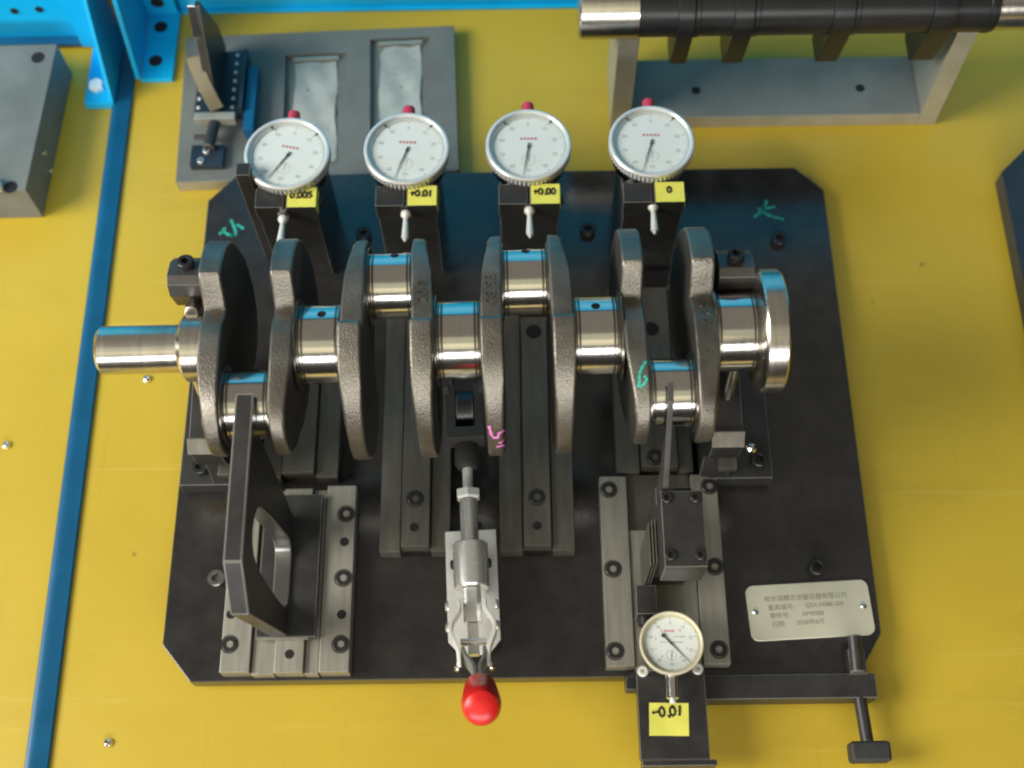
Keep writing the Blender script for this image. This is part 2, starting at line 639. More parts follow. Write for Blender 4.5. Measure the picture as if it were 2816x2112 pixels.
# loose screws standing in the bench
for (x, y, lab) in ((-264, 27.7, 'small bright screw in the bench below the crankshaft snout'),
                    (-356.7, -21.6, 'small bright screw in the bench at the left edge, left of the blue strip'),
                    (-261.3, -224.7, 'small bright screw in the bench at the front left corner')):
    b = nb()
    lathe(b, [(0, 0), (2.9, 0), (2.9, 0.8), (2.3, 2.0), (1.3, 2.5), (1.0, 1.4), (0, 1.4)], (x, y, ZT), (0, 0, 1), 20)
    solo('bench_screw', b, 'chrome', lab, 'screw', (x, y, ZT), 'small screws in the bench')

# ------------------------------------------------------------------ inspection fixture: plate, V blocks, beds, rails
F = Thing('inspection_fixture', 'black steel inspection fixture plate with rails and V blocks under the crankshaft', 'fixture', (0, 0, ZT))
W2, D2 = 230, 190
b = nb()
prism(b, [(-W2 + 20, -D2), (W2 - 17, -D2), (W2, -D2 + 26), (W2, D2 - 20), (W2 - 20, D2), (-W2 + 20, D2), (-W2, D2 - 22), (-W2, -D2 + 24)], 'z', ZT, 0, 0.9, 2)
plate = F.part('base_plate', b, 'black_plate')

b = nb()
cap_screw(b, (0, 0, 0), (0, 0, 1), 5.6, 5.5)
bmesh.ops.scale(b, verts=b.verts, vec=(S, S, S))
SCREW = bpy.data.meshes.new('socket_screw')
b.to_mesh(SCREW)
b.free()
SCREW.materials.append(MATS['screw_black'])
for p_ in SCREW.polygons:
    p_.use_smooth = True
SCREW.set_sharp_from_angle(angle=R(32))
SCREWZ = SCREW.copy()
SCREWZ.materials[0] = MATS['handle_steel']
# counterbored screw: dark ring, head sunk to the surface
b = nb()
lathe(b, [(0, -0.6), (5.9, -0.6), (5.9, 0.12), (5.3, 0.12), (5.25, -0.4), (4.9, 0.35), (4.5, 0.6), (2.7, 0.6), (2.5, 0.2), (2.5, -0.5), (0, -0.5)],
      (0, 0, 0), (0, 0, 1), 24, hexr(7, 9))
bmesh.ops.scale(b, verts=b.verts, vec=(S, S, S))
SUNK = bpy.data.meshes.new('sunk_screw')
b.to_mesh(SUNK)
b.free()
SUNK.materials.append(MATS['screw_black'])
for p_ in SUNK.polygons:
    p_.use_smooth = True
SUNK.set_sharp_from_angle(angle=R(32))
b = nb()
lathe(b, [(0, 0), (3.0, 0), (3.0, 0.12), (0, 0.12)], (0, 0, 0), (0, 0, 1), 20)
bmesh.ops.scale(b, verts=b.verts, vec=(S, S, S))
DOT = bpy.data.meshes.new('dowel_hole')
b.to_mesh(DOT)
b.free()
DOT.materials.append(MATS['hole_dark'])

b = nb()
lathe(b, [(0, 0), (5.4, 0), (5.4, 0.12), (0, 0.12)], (0, 0, 0), (0, 0, 1), 28)
bmesh.ops.scale(b, verts=b.verts, vec=(S, S, S))
BORE = bpy.data.meshes.new('bored_hole')
b.to_mesh(BORE)
b.free()
BORE.materials.append(MATS['hole_dark'])

for (x, y) in ((193, -121), (192, 126), (52.6, 136), (-112, 135)):
    F.share(SCREW, 'socket_screw', (x, y, 0), plate)
F.share(SCREWZ, 'socket_screw', (-198, -123.5, 0), plate)

# chalk-paint characters on the plate
b = nb()
for st in ([(-210.5, 148.5), (-207.5, 142), (-206, 136.5), (-209, 134)], [(-214, 141.5), (-217.5, 136.5)], [(-215.5, 139), (-211, 135.5), (-207.5, 134.8)], [(-205.5, 144.2), (-201, 141)]):
    stroke(b, smooth_path([(x - 1, y + 2.5, 0) for x, y in st], 5), 2.5, lift=0.15)
F.part('chalk_mark', b, 'paint_teal', plate, 'small teal brush character near the left rear corner')
b = nb()
for st in ([(186.5, 161), (184.5, 155), (180.5, 150.5), (176, 146.8)], [(179.5, 153.5), (185, 154), (191, 155.2)], [(182, 151.5), (188, 147.6), (196.5, 144.6)]):
    stroke(b, smooth_path([(x, y, 0) for x, y in st], 5), 2.5, lift=0.15)
F.part('chalk_mark', b, 'paint_teal', plate, 'teal brush character near the right rear corner')

AXY, AXZ = -21.0, 140.0      # crank axis


def v_block(x0, x1, bx0, bx1, sx, lab):
    b = nb()
    box(b, bx0, bx1, -63, 22, 0, 14, 0.8)
    o = F.part('v_block', b, 'black_oxide', None, lab)
    # post, low in front and high behind
    b = nb()
    prism(b, [(-62, 14.1), (34, 14.1), (34, 128), (18, 128), (6, 108), (-8, 90), (-60, 84), (-66, 78), (-66, 60), (-58, 40)], 'x', x0, x1, 0.8)
    F.part('cradle', b, 'black_oxide', o)
    # paler strip along the bevel of the front shoulder
    b = nb()
    prism(b, [(-58.5, 84.6), (-66.6, 78.2), (-67.2, 79.2), (-67.2, 80.5), (-59.5, 86.4), (-58.5, 86.4)], 'x', x0 - 0.6, x1 + 0.6, 0.2)
    F.part('shoulder_strip', b, 'dull_steel', o)
    # rear clamp bar that carries the contact pin
    b = nb()
    prism(b, [(5, 151), (8, 159), (13, 162), (24, 158.5), (31, 151), (32, 136), (26, 128.2), (14, 128.2), (8, 134)], 'x', x0 - 1, x1 + 1, 0.5)
    F.part('clamp_bar', b, 'black_edge', o)
    xc = (x0 + x1) / 2
    b = nb()
    cyl(b, (xc + 3, 9, 140), (xc + 3, -6, 151), 4.0, n=24)
    F.part('contact_pin', b, 'machined_steel', o)
    b = nb()
    cyl(b, (xc + 1, -36, 88), (xc + 1, -31, 120), 3.6, n=24)
    F.part('contact_pin', b, 'machined_steel', o)
    b = nb()
    cap_screw(b, Vector((xc, 20, 157)), (0, 0.22, 0.97), 5.0, 7.5)
    F.part('socket_screw', b, 'screw_black', o)
    b = nb()
    box(b, x0 + 9, x1 + 2, -66.4, -58.2, 36, 42, 0.6)
    F.part('stop_tab', b, 'dull_steel', o)
    F.share(SCREW, 'socket_screw', (sx, -51, 14), o)
    return o


v_block(-203, -184, -226, -178, -212, 'V block carrying the snout end')
vb = v_block(119, 138, 124, 168, 159, 'V block carrying the flange end')
b = nb()
lathe(b, [(0, 0), (2.4, 0.2), (3.1, 1.6), (2.9, 3.4), (1.6, 4.8), (0, 5.2)], (141, -69, 82), (0.3, -0.2, 0.9), 20)
F.part('ball_stud', b, 'chrome', vb)


def bed(x0, x1, yf, yb, kx0, kx1, lab=None, z=12, kz=17):
    b = nb()
    m = 'dull_steel'
    box(b, x0, kx0 - 0.6, yf, yb, 0, z, 0.6)
    box(b, kx1 + 0.6, x1, yf, yb, 0, z, 0.6)
    box(b, kx0 - 0.6, kx1 + 0.6, yf + 4, yb, 0, z - 5, 0)
    o = F.part('slide_bed', b, m, None, lab)
    b = nb()
    box(b, kx0 + 0.3, kx1 - 0.3, yf + 2, yb - 4, z - 4.9, kz, 0.7)
    k = F.part('key_bar', b, m, o)
    return o, k


o2, k2 = bed(-91.5, -45.5, -110, 62, -77.5, -58.5)
o3, k3 = bed(-13.3, 35.5, -110.5, 62, 2.2, 20.6)
for k, x in ((k2, -68.5), (k3, 11.4)):
    F.share(SUNK, 'socket_screw', (x, -75.5, 17), k)
    F.share(BORE, 'bored_hole', (x, 46, 17), k)
    F.share(DOT, 'dowel_hole', (x - 0.2, -95, 17), k)
o1, k1 = bed(-172, -121, -58, 62, -158, -136)
o4, k4 = bed(65, 116, -57, 84, 81, 106)
F.share(SUNK, 'socket_screw', (90.3, -48.5, 17), k4)
b = nb()
box(b, 71.2, 112.9, -96.6, -57.5, 0.1, 7.5, 0.4)
F.part('slide_channel', b, 'dull_steel')
F.share(BORE, 'bored_hole', (93, 47, 17), k4)


def rail(x0, x1, y0, y1, screws, dots):
    b = nb()
    box(b, x0, x1, y0, y1, 0, 13, 0.7)
    o = F.part('guide_rail', b, 'ground_steel')
    for x, y in screws:
        F.share(SUNK, 'socket_screw', (x, y, 13), o)
    for x, y in dots:
        F.share(DOT, 'dowel_hole', (x, y, 13), o)


rail(-189, -170.3, -187, -62, [(-183.8, -169.2), (-183.8, -84)], [(-184.4, -150)])
rail(-127, -108, -187.5, -64, [(-114, -84), (-114, -127.2), (-113.8, -170)], [(-114.3, -103), (-114, -151)])
rail(53, 70.8, -186, -60, [(59, -69.5), (59.5, -123.5), (58.7, -176.5)], [])
rail(113.3, 130.6, -185.5, -59.5, [(125.5, -68), (125, -122.8), (123.6, -176.4)], [])

# nameplate
ang = R(2.6)
NC = Vector((185.6, -149.0, 0))
rot = Matrix.Rotation(ang, 4, 'Z')


def rrect(w, h, r, n=6):
    out = []
    for cx, cy, a0 in ((w / 2 - r, h / 2 - r, 0), (-w / 2 + r, h / 2 - r, 90), (-w / 2 + r, -h / 2 + r, 180), (w / 2 - r, -h / 2 + r, 270)):
        for k in range(n + 1):
            a = R(a0 + 90 * k / n)
            v = rot @ Vector((cx + r * math.cos(a), cy + r * math.sin(a), 0))
            out.append((v.x + NC.x, v.y + NC.y))
    return out


b = nb()
prism(b, rrect(79.5, 36.2, 5), 'z', 0.1, 1.5, 0.25, 1)
npl = F.part('nameplate', b, 'nameplate_metal', plate)
b = nb()
for txt, x, y, sz in (('哈尔滨精达测量仪器有限公司', -28.5, 8.4, 4.15), ('量具编号:', -26.8, 2.7, 4.1), ('QSX-H088-200', -2.5, 3.0, 3.9),
                      ('零件号:', -26.3, -2.8, 4.1), ('AM0088', -5.5, -2.4, 4.1), ('日期:', -25.8, -8.2, 4.1), ('2008年8月', -10, -7.9, 4.1)):
    text_mesh(b, txt, sz, Matrix.Translation(NC + Vector((0, 0, 1.62))) @ rot @ Matrix.Translation((x, y, 0)), 0.0, 'LEFT')
F.part('lettering', b, 'print_engraved', plate, 'four lines of faint engraved lettering on the nameplate', flat=True)
for x in (-35.2, 34.6):
    b = nb()
    v = NC + rot @ Vector((x, 0.5, 0))
    lathe(b, [(0, 0), (1.9, 0), (1.7, 0.7), (1.0, 1.2), (0, 1.4)], (v.x, v.y, 1.4), (0, 0, 1), 20)
    F.part('rivet', b, 'chrome', plate)

# ------------------------------------------------------------------ crankshaft
K = Thing('crankshaft', 'four cylinder steel crankshaft with polished journals lying across the black fixture', 'crankshaft', (-40, AXY, AXZ), rz=R(1.0))


def journal(name, x0, x1, y, r, m='polished_steel', groove=True, ch=0.6):
    b = nb()
    g = 1.5
    if groove:
        pr = [(0, 0), (r - 0.9, 0), (r - 0.9, g), (r, g + 0.5), (r, x1 - x0 - g - 0.5), (r - 0.9, x1 - x0 - g), (r - 0.9, x1 - x0), (0, x1 - x0)]
    else:
        pr = [(0, 0), (r - ch, 0), (r, ch), (r, x1 - x0 - ch), (r - ch, x1 - x0), (0, x1 - x0)]
    lathe(b, pr, (x0, y, AXZ), (1, 0, 0), 96)
    o = K.part(name, b, m)
    if groove:        # duller rolled fillets at both ends of the ground band
        for xa, xb in ((x0 + 0.2, x0 + 4.0), (x1 - 4.0, x1 - 0.2)):
            b = nb()
            w_ = xb - xa
            lathe(b, [(r - 1.2, 0), (r + 0.15, 0), (r + 0.15, w_ * 0.36), (r - 0.7, w_ * 0.42), (r - 0.7, w_ * 0.56), (r + 0.15, w_ * 0.62), (r + 0.15, w_), (r - 1.2, w_)], (xa, y, AXZ), (1, 0, 0), 96, closed=False)
            K.part('fillet_ring', b, 'fillet_steel', o)
    return o


def oil_hole(parent, x, y, r, a):
    n = Vector((0, math.sin(a), math.cos(a)))
    p = Vector((x, y, AXZ)) + n * (r - 0.6)
    b = nb()
    lathe(b, [(0, 0.66), (1.9, 0.66), (2.5, 0.72), (2.7, 0.5), (2.7, 0)], p, n, 24, closed=False)
    K.part('oil_hole', b, 'hole_dark', parent)


sn = journal('snout', -245, -195, AXY, 14.3, 'machined_steel', False, 2.2)
m1 = journal('main_journal', -195.6, -180, AXY, 19.6, 'machined_steel', False, 2.0)
ms = [journal('main_journal', x0, x1, AXY, 23.2) for x0, x1 in ((-126.5, -100.5), (-46.5, -20.8), (32.5, 59), (113, 139))]
PF, PB = AXY - 37.5, AXY + 37.5
ps = [journal('crank_pin', x0, x1, y, 19.6) for x0, x1, y in ((-167.5, -140, PF), (-87, -60, PB), (-8, 19.5, PB), (73, 100, PF))]
oil_hole(ms[0], -112, AXY, 23.2, R(22))
oil_hole(ms[2], 45.5, AXY, 23.2, R(22))
oil_hole(ps[1], -71, PB, 19.6, R(38))
oil_hole(ps[2], 6.5, PB, 19.6, R(40))
# thrust collars beside the journals
for x0, x1, y, r in ((-127.8, -126.2, AXY, 27), (-101, -99.6, AXY, 27), (-47.6, -46.2, AXY, 27), (-21.2, -20, AXY, 27), (31.6, 33, AXY, 27), (58.6, 60.9, AXY, 27),
                     (112.8, 114.8, AXY, 27), (-168.2, -166.6, PF, 23.5), (-141.5, -139.6, PF, 23.5), (-87.4, -86.2, PB, 23.5), (-61.2, -59.8, PB, 23.5),
                     (-8.4, -7, PB, 23.5), (18.4, 20, PB, 23.5), (72.8, 74.8, PF, 23.5), (98.6, 100.6, PF, 23.5)):
    b = nb()
    cyl(b, (x0, y, AXZ), (x1, y, AXZ), r, n=64, ch=0.4)
    K.part('thrust_collar', b, 'fillet_steel')
b = nb()
lathe(b, [(0, 0), (31, 0), (35.6, 1.4), (36.5, 2.6), (36.5, 13.4), (35.4, 14.6), (20, 14.6), (19, 12.6), (0, 12.6)], (138.6, AXY, AXZ), (1, 0, 0), 120)
K.part('flange', b, 'machined_steel')


def arc(cx, cy, r, a0, a1, n):
    return [(cx + r * math.cos(R(a0 + (a1 - a0) * k / n)), cy + r * math.sin(R(a0 + (a1 - a0) * k / n))) for k in range(n + 1)]


def outline_a():
    # u towards the pin, v up
    top = arc(37.5, -2, 28, 0, 70, 7) + [(38, 26.5), (22, 27), (6, 27), (-3, 24.5), (-10.5, 19), (-14.5, 18.5), (-19.5, 26), (-25, 36.5), (-28.5, 38.5),
                                        (-36.5, 37), (-45.5, 33.5), (-54, 27.5), (-61, 19), (-66, 8.5), (-69, -4)]
    bot = [(-72, -18), (-71, -34), (-67, -50), (-59, -63), (-48, -70), (-34, -72), (-20, -68), (-10, -58), (-4, -46), (6, -40), (22, -38), (36, -35)] + arc(37.5, -4, 28, -70, -12, 6)
    return top + bot


def outline_b():
    top = arc(37.5, 0, 28, 0, 64, 7) + [(42, 28), (30, 29), (10, 30), (-4.5, 30), (-5.5, 40.5), (-8, 42), (-19, 40.5), (-30, 36.5), (-40, 30), (-49, 20.5), (-56, 8.5), (-60.5, -5)]
    bot = [(-62.5, -16), (-61.5, -29), (-57, -42), (-49, -53), (-36, -60), (-20, -62), (-8, -58), (-3, -38), (10, -30), (30, -29)] + arc(37.5, 0, 28, -68, -8, 6)
    return top + bot


def web(x0, x1, pin_dir, kind, outer):
    """outer: -1 if the main-journal side of this web is at x0, +1 if at x1"""
    pts = outline_a() if kind == 'a' else outline_b()
    b = nb()
    poly = [(AXY + pin_dir * u, AXZ + v) for u, v in pts]
    if pin_dir < 0:
        poly = poly[::-1]
    b2 = bmesh.new()
    prism(b2, poly, 'x', x0, x1, 0)
    # taper the nose and the counterweight rim on the main-journal side
    xs = x0 if outer < 0 else x1
    for v in b2.verts:
        u = (v.co.y - AXY) * pin_dir
        if abs(v.co.x - xs) < 1e-4:
            if u > 26:
                v.co.x -= outer * (5.6 if kind == 'b' else 4.2) * min(1, (u - 26) / 30)
                v.co.z -= (v.co.z - AXZ) * 0.10 * min(1, (u - 26) / 20)
            if kind == 'b' and u < -30:
                v.co.x -= outer * 2.2 * min(1, (-u - 30) / 30)
        elif kind == 'b' and u < -44:
            v.co.x += outer * 2.0 * min(1, (-u - 44) / 18)
    bmesh.ops.recalc_face_normals(b2, faces=b2.faces)
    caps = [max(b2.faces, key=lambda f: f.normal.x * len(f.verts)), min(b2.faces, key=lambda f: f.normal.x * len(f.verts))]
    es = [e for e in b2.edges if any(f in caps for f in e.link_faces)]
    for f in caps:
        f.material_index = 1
    bmesh.ops.bevel(b2, geom=es, offset=1.8, segments=3, affect='EDGES', profile=0.5, clamp_overlap=True)
    merge(b, b2, 0)
    bv = BVHTree.FromBMesh(b)
    o = K.part('web', b, 'forged_iron')
    o.data.materials.append(MATS['forged_cheek_shade'])
    return o, bv


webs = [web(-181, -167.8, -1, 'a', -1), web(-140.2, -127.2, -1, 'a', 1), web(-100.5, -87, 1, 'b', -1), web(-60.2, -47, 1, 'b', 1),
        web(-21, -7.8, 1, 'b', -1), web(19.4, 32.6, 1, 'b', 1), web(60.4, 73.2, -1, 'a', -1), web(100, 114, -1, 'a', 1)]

DV = Vector((0.0, 0.40, -0.917)).normalized()


def on_web(bv, x, y, z):
    """drop a point on a web's skin along the slope of the eye's height"""
    o = Vector((x, y, z)) - DV * 300
    h = bv.ray_cast(o, DV)
    return (h[0].copy(), h[1].copy()) if h[0] else None


def paint_on(wi, strokes, w, m, lab):
    b = nb()
    for st in strokes:
        pts = [q for q in (on_web(webs[wi][1], p.x, p.y, p.z) for p in smooth_path(st, 4)) if q]
        if len(pts) > 2:
            stroke(b, pts, w, lift=0.25)
    K.part('paint_mark', b, m, webs[wi][0], lab)


paint_on(4, [[(-17.4, -72, 130), (-16.2, -77.5, 130), (-13.5, -79.3, 130), (-12, -76.2, 130), (-9.6, -75, 130), (-8.4, -77.2, 130), (-9.6, -80.6, 130), (-12, -82.5, 130)],
             [(-13, -84.8, 130), (-10.5, -84.2, 130), (-8.8, -85.6, 130)]], 2.0, 'paint_pink', 'pink hand painted figure on the counterweight')
paint_on(6, [[(70.8, -46.5, 155), (68.6, -50, 155), (67.2, -54, 155), (67, -58, 155), (66.4, -61, 155), (68.6, -60.4, 155), (71, -57, 155), (70, -55, 155)]], 1.9, 'paint_teal', 'teal hand painted figure on the web')


def cast_figures(wi, txt, x, y, size, lab):
    b = nb()
    text_mesh(b, txt, size, Matrix.Identity(4), 0.35)
    keep = nb()
    for v in b.verts:     # turn the figures a quarter and lay them along the web
        u, w, h = v.co.x, v.co.y, v.co.z
        q = on_web(webs[wi][1], x + -w, y + u, 168)
        if q:
            v.co = q[0] + q[1] * (0.25 + h)
    keep.free()
    K.part('cast_figures', b, 'forged_iron', webs[wi][0], lab, flat=True)


cast_figures(4, '08 93', -14.6, -3, 9, 'raised cast figures along the web')
cast_figures(3, '20 7', -53.5, -3, 8.5, 'raised cast figures along the web')
cast_figures(7, '0 2 5', 108, -22, 7, 'raised cast figures along the web')

# ------------------------------------------------------------------ dial indicators


def dial_indicator(name, label, r, loc, rz, hand, big=True, group=None, frot=0.0):
    T = Thing(name, label, 'dial gauge', (0, 0, 0), group)
    b = nb()
    h = 20 if big else 13
    lathe(b, [(0, 0), (r * 0.86, 0), (r * 0.9, 0.8), (r * 0.9, h - 7), (0, h - 7)], (0, 0, 0), (0, 0, 1), 64)
    T.part('case', b, 'chrome' if big else 'bezel_cream')
    nt_ = 62
    if big:
        def rf(k, t, rr):
            return rr * (1 + 0.018 * math.cos(nt_ * t)) if 2 <= k <= 4 else rr
        prof = [(r * 0.84, h - 8.5), (r * 0.93, h - 8.5), (r * 0.985, h - 7.8), (r * 0.985, h - 4.5), (r * 0.97, h - 3.2), (r, h - 2.6), (r, h - 0.6),
                (r * 0.975, h), (r * 0.93, h + 0.1), (r * 0.9, h - 0.8), (r * 0.895, h - 2.4), (r * 0.84, h - 2.5)]
    else:
        rf = None
        prof = [(r * 0.84, h - 5), (r * 0.96, h - 5), (r * 0.985, h - 4), (r, h - 1.2), (r * 0.985, h - 0.2), (r * 0.95, h), (r * 0.915, h - 0.3), (r * 0.9, h - 2.2), (r * 0.84, h - 2.3)]
    b = nb()
    lathe(b, prof + [prof[0]], (0, 0, 0), (0, 0, 1), 248 if big else 96, rf, closed=False)
    bez = T.part('bezel', b, 'bezel_white' if big else 'bezel_cream')
    b = nb()
    fz = h - 3.6
    lathe(b, [(0, h - 6.9), (r * 0.885, h - 6.9), (r * 0.885, fz), (0, fz)], (0, 0, 0), (0, 0, 1), 96)
    face = T.part('dial_face', b, 'dial_white')
    b = nb()
    b2 = nb()
    for k in range(100):
        a = 2 * math.pi * k / 100
        l = 2.4 if k % 10 == 0 else (1.8 if k % 5 == 0 else 1.2)
        d = Vector((math.sin(a), math.cos(a), 0))
        s = Vector((d.y, -d.x, 0)) * (0.14 if k % 10 else 0.24)
        p0, p1 = d * r * 0.845, d * (r * 0.845 - l * r / 28)
        z = Vector((0, 0, fz + 0.06))
        b.faces.new([b.verts.new(q + z) for q in (p0 - s, p0 + s, p1 + s, p1 - s)])
    for k in range(10):
        a = 2 * math.pi * k / 10
        q = Vector((math.sin(a), math.cos(a), 0)) * r * 0.645
        text_mesh(b, str(k * 10), r * 0.125, Matrix.Translation(q + Vector((0, 0, fz + 0.07))))
        if not big:
            q2 = Vector((math.sin(a), math.cos(a), 0)) * r * 0.50
            if k in (9, 1, 8, 7, 6, 5, 4, 3):
                text_mesh(b2, str((10 - k) % 10), r * 0.13, Matrix.Translation(q2 + Vector((0, 0, fz + 0.07))))
    T.part('scale_print', b, 'print_grey' if big else 'print_grey', face, flat=True)
    # maker's line in red, small counter below
    for k in range(5 if big else 4):
        x = (-0.17 + 0.085 * k) * r
        w = 0.06 * r
        y = r * (0.24 if big else 0.40)
        hh = r * 0.032
        b2.faces.new([b2.verts.new((px, py, fz + 0.07)) for px, py in ((x - w / 2, y - hh), (x + w / 2, y - hh), (x + w / 2, y + hh), (x - w / 2, y + hh))])
    T.part('red_print', b2, 'print_red', face, flat=True)
    b = nb()
    cy_ = -0.36 * r
    ring = 40
    rr = 0.16 * r
    for k in range(ring):
        a0, a1 = 2 * math.pi * k / ring, 2 * math.pi * (k + 1) / ring
        q = [(math.cos(a) * m_, cy_ + math.sin(a) * m_, fz + 0.08) for a, m_ in ((a0, rr), (a1, rr), (a1, rr - 0.22), (a0, rr - 0.22))]
        b.faces.new([b.verts.new(v) for v in q])
    stroke(b, [(0, cy_ - 0.08 * r, fz), (0.01 * r, cy_ + 0.02 * r, fz), (0.02 * r, cy_ + 0.12 * r, fz)], 0.5 if big else 0.9, lift=0.2)
    if not big:
        stroke(b, [(-0.36 * r, 0.05 * r, fz), (-0.1 * r, 0.05 * r, fz), (0.36 * r, 0.05 * r, fz)], 0.5, lift=0.1)
        stroke(b, [(0.08 * r, 0.22 * r, fz), (0.2 * r, 0.22 * r, fz), (0.42 * r, 0.22 * r, fz)], 0.5, lift=0.1)
    T.part('counter_ring', b, 'print_grey', face, flat=True)
    # pointer
    b = nb()
    d = Vector((math.sin(hand), math.cos(hand), 0))
    s = Vector((d.y, -d.x, 0))
    L1, L0 = r * 0.80, r * (0.10 if big else 0.34)
    pts = [-d * L0 - s * r * 0.03, -d * L0 + s * r * 0.03, s * r * 0.019, d * L1 + s * 0.08, d * L1 - s * 0.08, -s * r * 0.019]
    prism(b, [(q.x, q.y) for q in pts], 'z', fz + 0.7, fz + 0.95, 0)
    cyl(b, (0, 0, fz + 0.2), (0, 0, fz + 1.3), r * 0.036, n=20, ch=0.1)
    if not big:
        q = -d * L0
        cyl(b, (q.x, q.y, fz + 0.65), (q.x, q.y, fz + 1.0), r * 0.07, n=20, ch=0.1)
    T.part('pointer', b, 'print_black')
    if big:
        for a in (R(-40), R(38)):       # tolerance hands on the bezel
            q = Vector((math.sin(a), math.cos(a), 0))
            s = Vector((q.y, -q.x, 0))
            b = nb()
            pts = [q * r * 0.90 - s * 0.9, q * r * 0.90 + s * 0.9, q * r * 0.77]
            prism(b, [(v.x, v.y) for v in pts], 'z', fz + 1.2, fz + 1.6, 0)
            T.part('tolerance_hand', b, 'brass', bez)
    b = nb()
    lathe(b, [(0, h - 0.7), (r * 0.895, h - 0.9), (r * 0.895, h - 1.4), (0, h - 1.3)], (0, 0, 0), (0, 0, 1), 64)
    T.part('crystal', b, 'crystal_glass')
    sz = 6.0 if big else 5.0
    if big:
        b = nb()
        cyl(b, (0, -r * 0.8, sz), (0, -r - 11.8, sz), 4.0, n=24)
        T.part('stem', b, 'chrome')
        b = nb()
        lathe(b, [(0, 0), (2.2, 0), (3.4, 0.8), (3.6, 3.0), (2.6, 4.6), (1.7, 5.6), (1.9, 10), (2.5, 19.5), (2.3, 20.5), (1.2, 21.5), (1.0, 23), (0, 23.4)], (0, -r - 12.5, sz), (0, -1, 0), 24)
        T.part('plunger', b, 'zinc_white')
        b = nb()
        cyl(b, (0, r * 0.8, sz + 5), (0, r + 3, sz + 5), 3.6, n=24)
        T.part('cap_sleeve', b, 'chrome')
        b = nb()
        lathe(b, [(0, 0), (3.9, 0), (4.2, 0.8), (4.2, 5.4), (3.6, 6.6), (2, 7.2), (0, 7.3)], (0, r + 2.2, sz + 6.5), (0, 1, 0.12), 32)
        T.part('cap', b, 'cap_red')
    else:
        b = nb()
        cyl(b, (0, -r * 0.8, sz), (0, -r - 12.5, sz), 4.0, n=24)
        T.part('stem', b, 'chrome')
        b = nb()
        cyl(b, (0, -r - 12.4, sz), (0, -r - 15.5, sz), 2.0, n=16)
        T.part('plunger', b, 'zinc_white')
    for o in list(T.root.children) + [c for q in T.root.children for c in q.children]:
        if o.name.split('.')[0] in ('bezel', 'dial_face', 'scale_print', 'red_print', 'counter_ring', 'tolerance_hand', 'pointer'):
            o.data.transform(Matrix.Rotation(frot, 4, 'Z'))
    T.root.location = (loc[0] * S, loc[1] * S, (loc[2] - ZT) * S)
    T.root.rotation_euler = (0, 0, rz)
    return T


GG = 'large dial gauges on the rear stands'
GZ = 80.0
stands = [(-152.2, R(-9), R(211), 'leftmost large dial gauge, above the crankshaft snout end', 140.5),
          (-72.4, R(-2), R(199), 'second large dial gauge from the left, in front of the pocketed grey plate', 143.0),
          (9.2, R(0), R(190), 'third large dial gauge from the left, in front of bare yellow bench', 144.5),
          (91.6, R(-1), R(197), 'rightmost large dial gauge, in front of the mandrel stand', 146.0)]
for x, rz, hand, lab, y in stands:
    dial_indicator('dial_indicator', lab, 28.6, (x, y, GZ), 0.3 * rz, hand + rz, True, GG, rz)

# ------------------------------------------------------------------ stands for those gauges
SL = ['black gauge stand with a side post carrying the leftmost dial gauge', 'black gauge stand under the second dial gauge from the left',
      'black gauge stand under the third dial gauge from the left', 'black gauge stand under the rightmost rear dial gauge']
notes = ['0.005', '+0.01', '+0.00', '0']
for i, (x, rz, hand, lab, y) in enumerate(stands):
    x0, x1 = x - 20.5, x + 20.3
    T = Thing('gauge_stand', SL[i], 'stand', (x, 130, 0), 'gauge stands along the rear')
    b = nb()
    box(b, x0 + 0.8, x1 - 0.8, 103, 162, 0.1, 77, 0.7)
    T.part('column', b, 'black_oxide')
    yf = 102.4
    b = nb()
    # split clamp block gripping the stem: two halves, saw cut between
    prism(b, [(x0, 77.1), (x1, 77.1), (x1, 92.5), (x + 0.2, 92.5), (x + 0.2, 90), (x - 1.2, 90), (x - 1.2, 92.5), (x0, 92.5)], 'y', yf, 118, 0.8, 2)
    T.part('clamp_block', b, 'black_oxide')
    b = nb()
    cap_screw(b, (x1 - 0.4, 110, 85), (1, 0, 0), 3.2, 3)
    T.part('socket_screw', b, 'screw_black')
    b = nb()
    nx0, nx1 = x + 1.0, x1 - 0.2
    ys = [117.5 - k * 1.9 for k in range(9)]
    top, bot = [], []
    for k, yy in enumerate(ys):
        z = 92.75 + (0.25 if k < 7 else 0)
        top.append([b.verts.new((nx0 + (nx1 - nx0) * j / 6, yy, z + 0.12 * math.sin(j * 1.7 + k + i))) for j in range(7)])
    for r0, r1 in zip(top[:-1], top[1:]):
        for j in range(6):
            b.faces.new((r0[j], r1[j], r1[j + 1], r0[j + 1]))
    # flap folded down over the right side
    fl = [b.verts.new((nx1 + 0.9, yy - 0.6, 92.75 - 4.5 - 0.5 * k)) for k, yy in enumerate(ys)]
    for k in range(len(ys) - 1):
        b.faces.new((top[k][6], top[k + 1][6], fl[k + 1], fl[k]))
    nt_ = T.part('paper_label', b, 'note_yellow', None, 'small yellow paper label with pen writing')
    b = nb()
    scribble(b, notes[i], nx0 + (1.5 if i < 3 else 7.5), 109.2, 93.35, 4.4, 3.3, 1.5, 0.80)
    T.part('pen_writing', b, 'ink', nt_, flat=True)
    if i == 0:
        b = nb()
        box(b, -184, -174.4, 119, 129, 0.1, 106, 0.8)
        T.part('side_post', b, 'black_oxide')

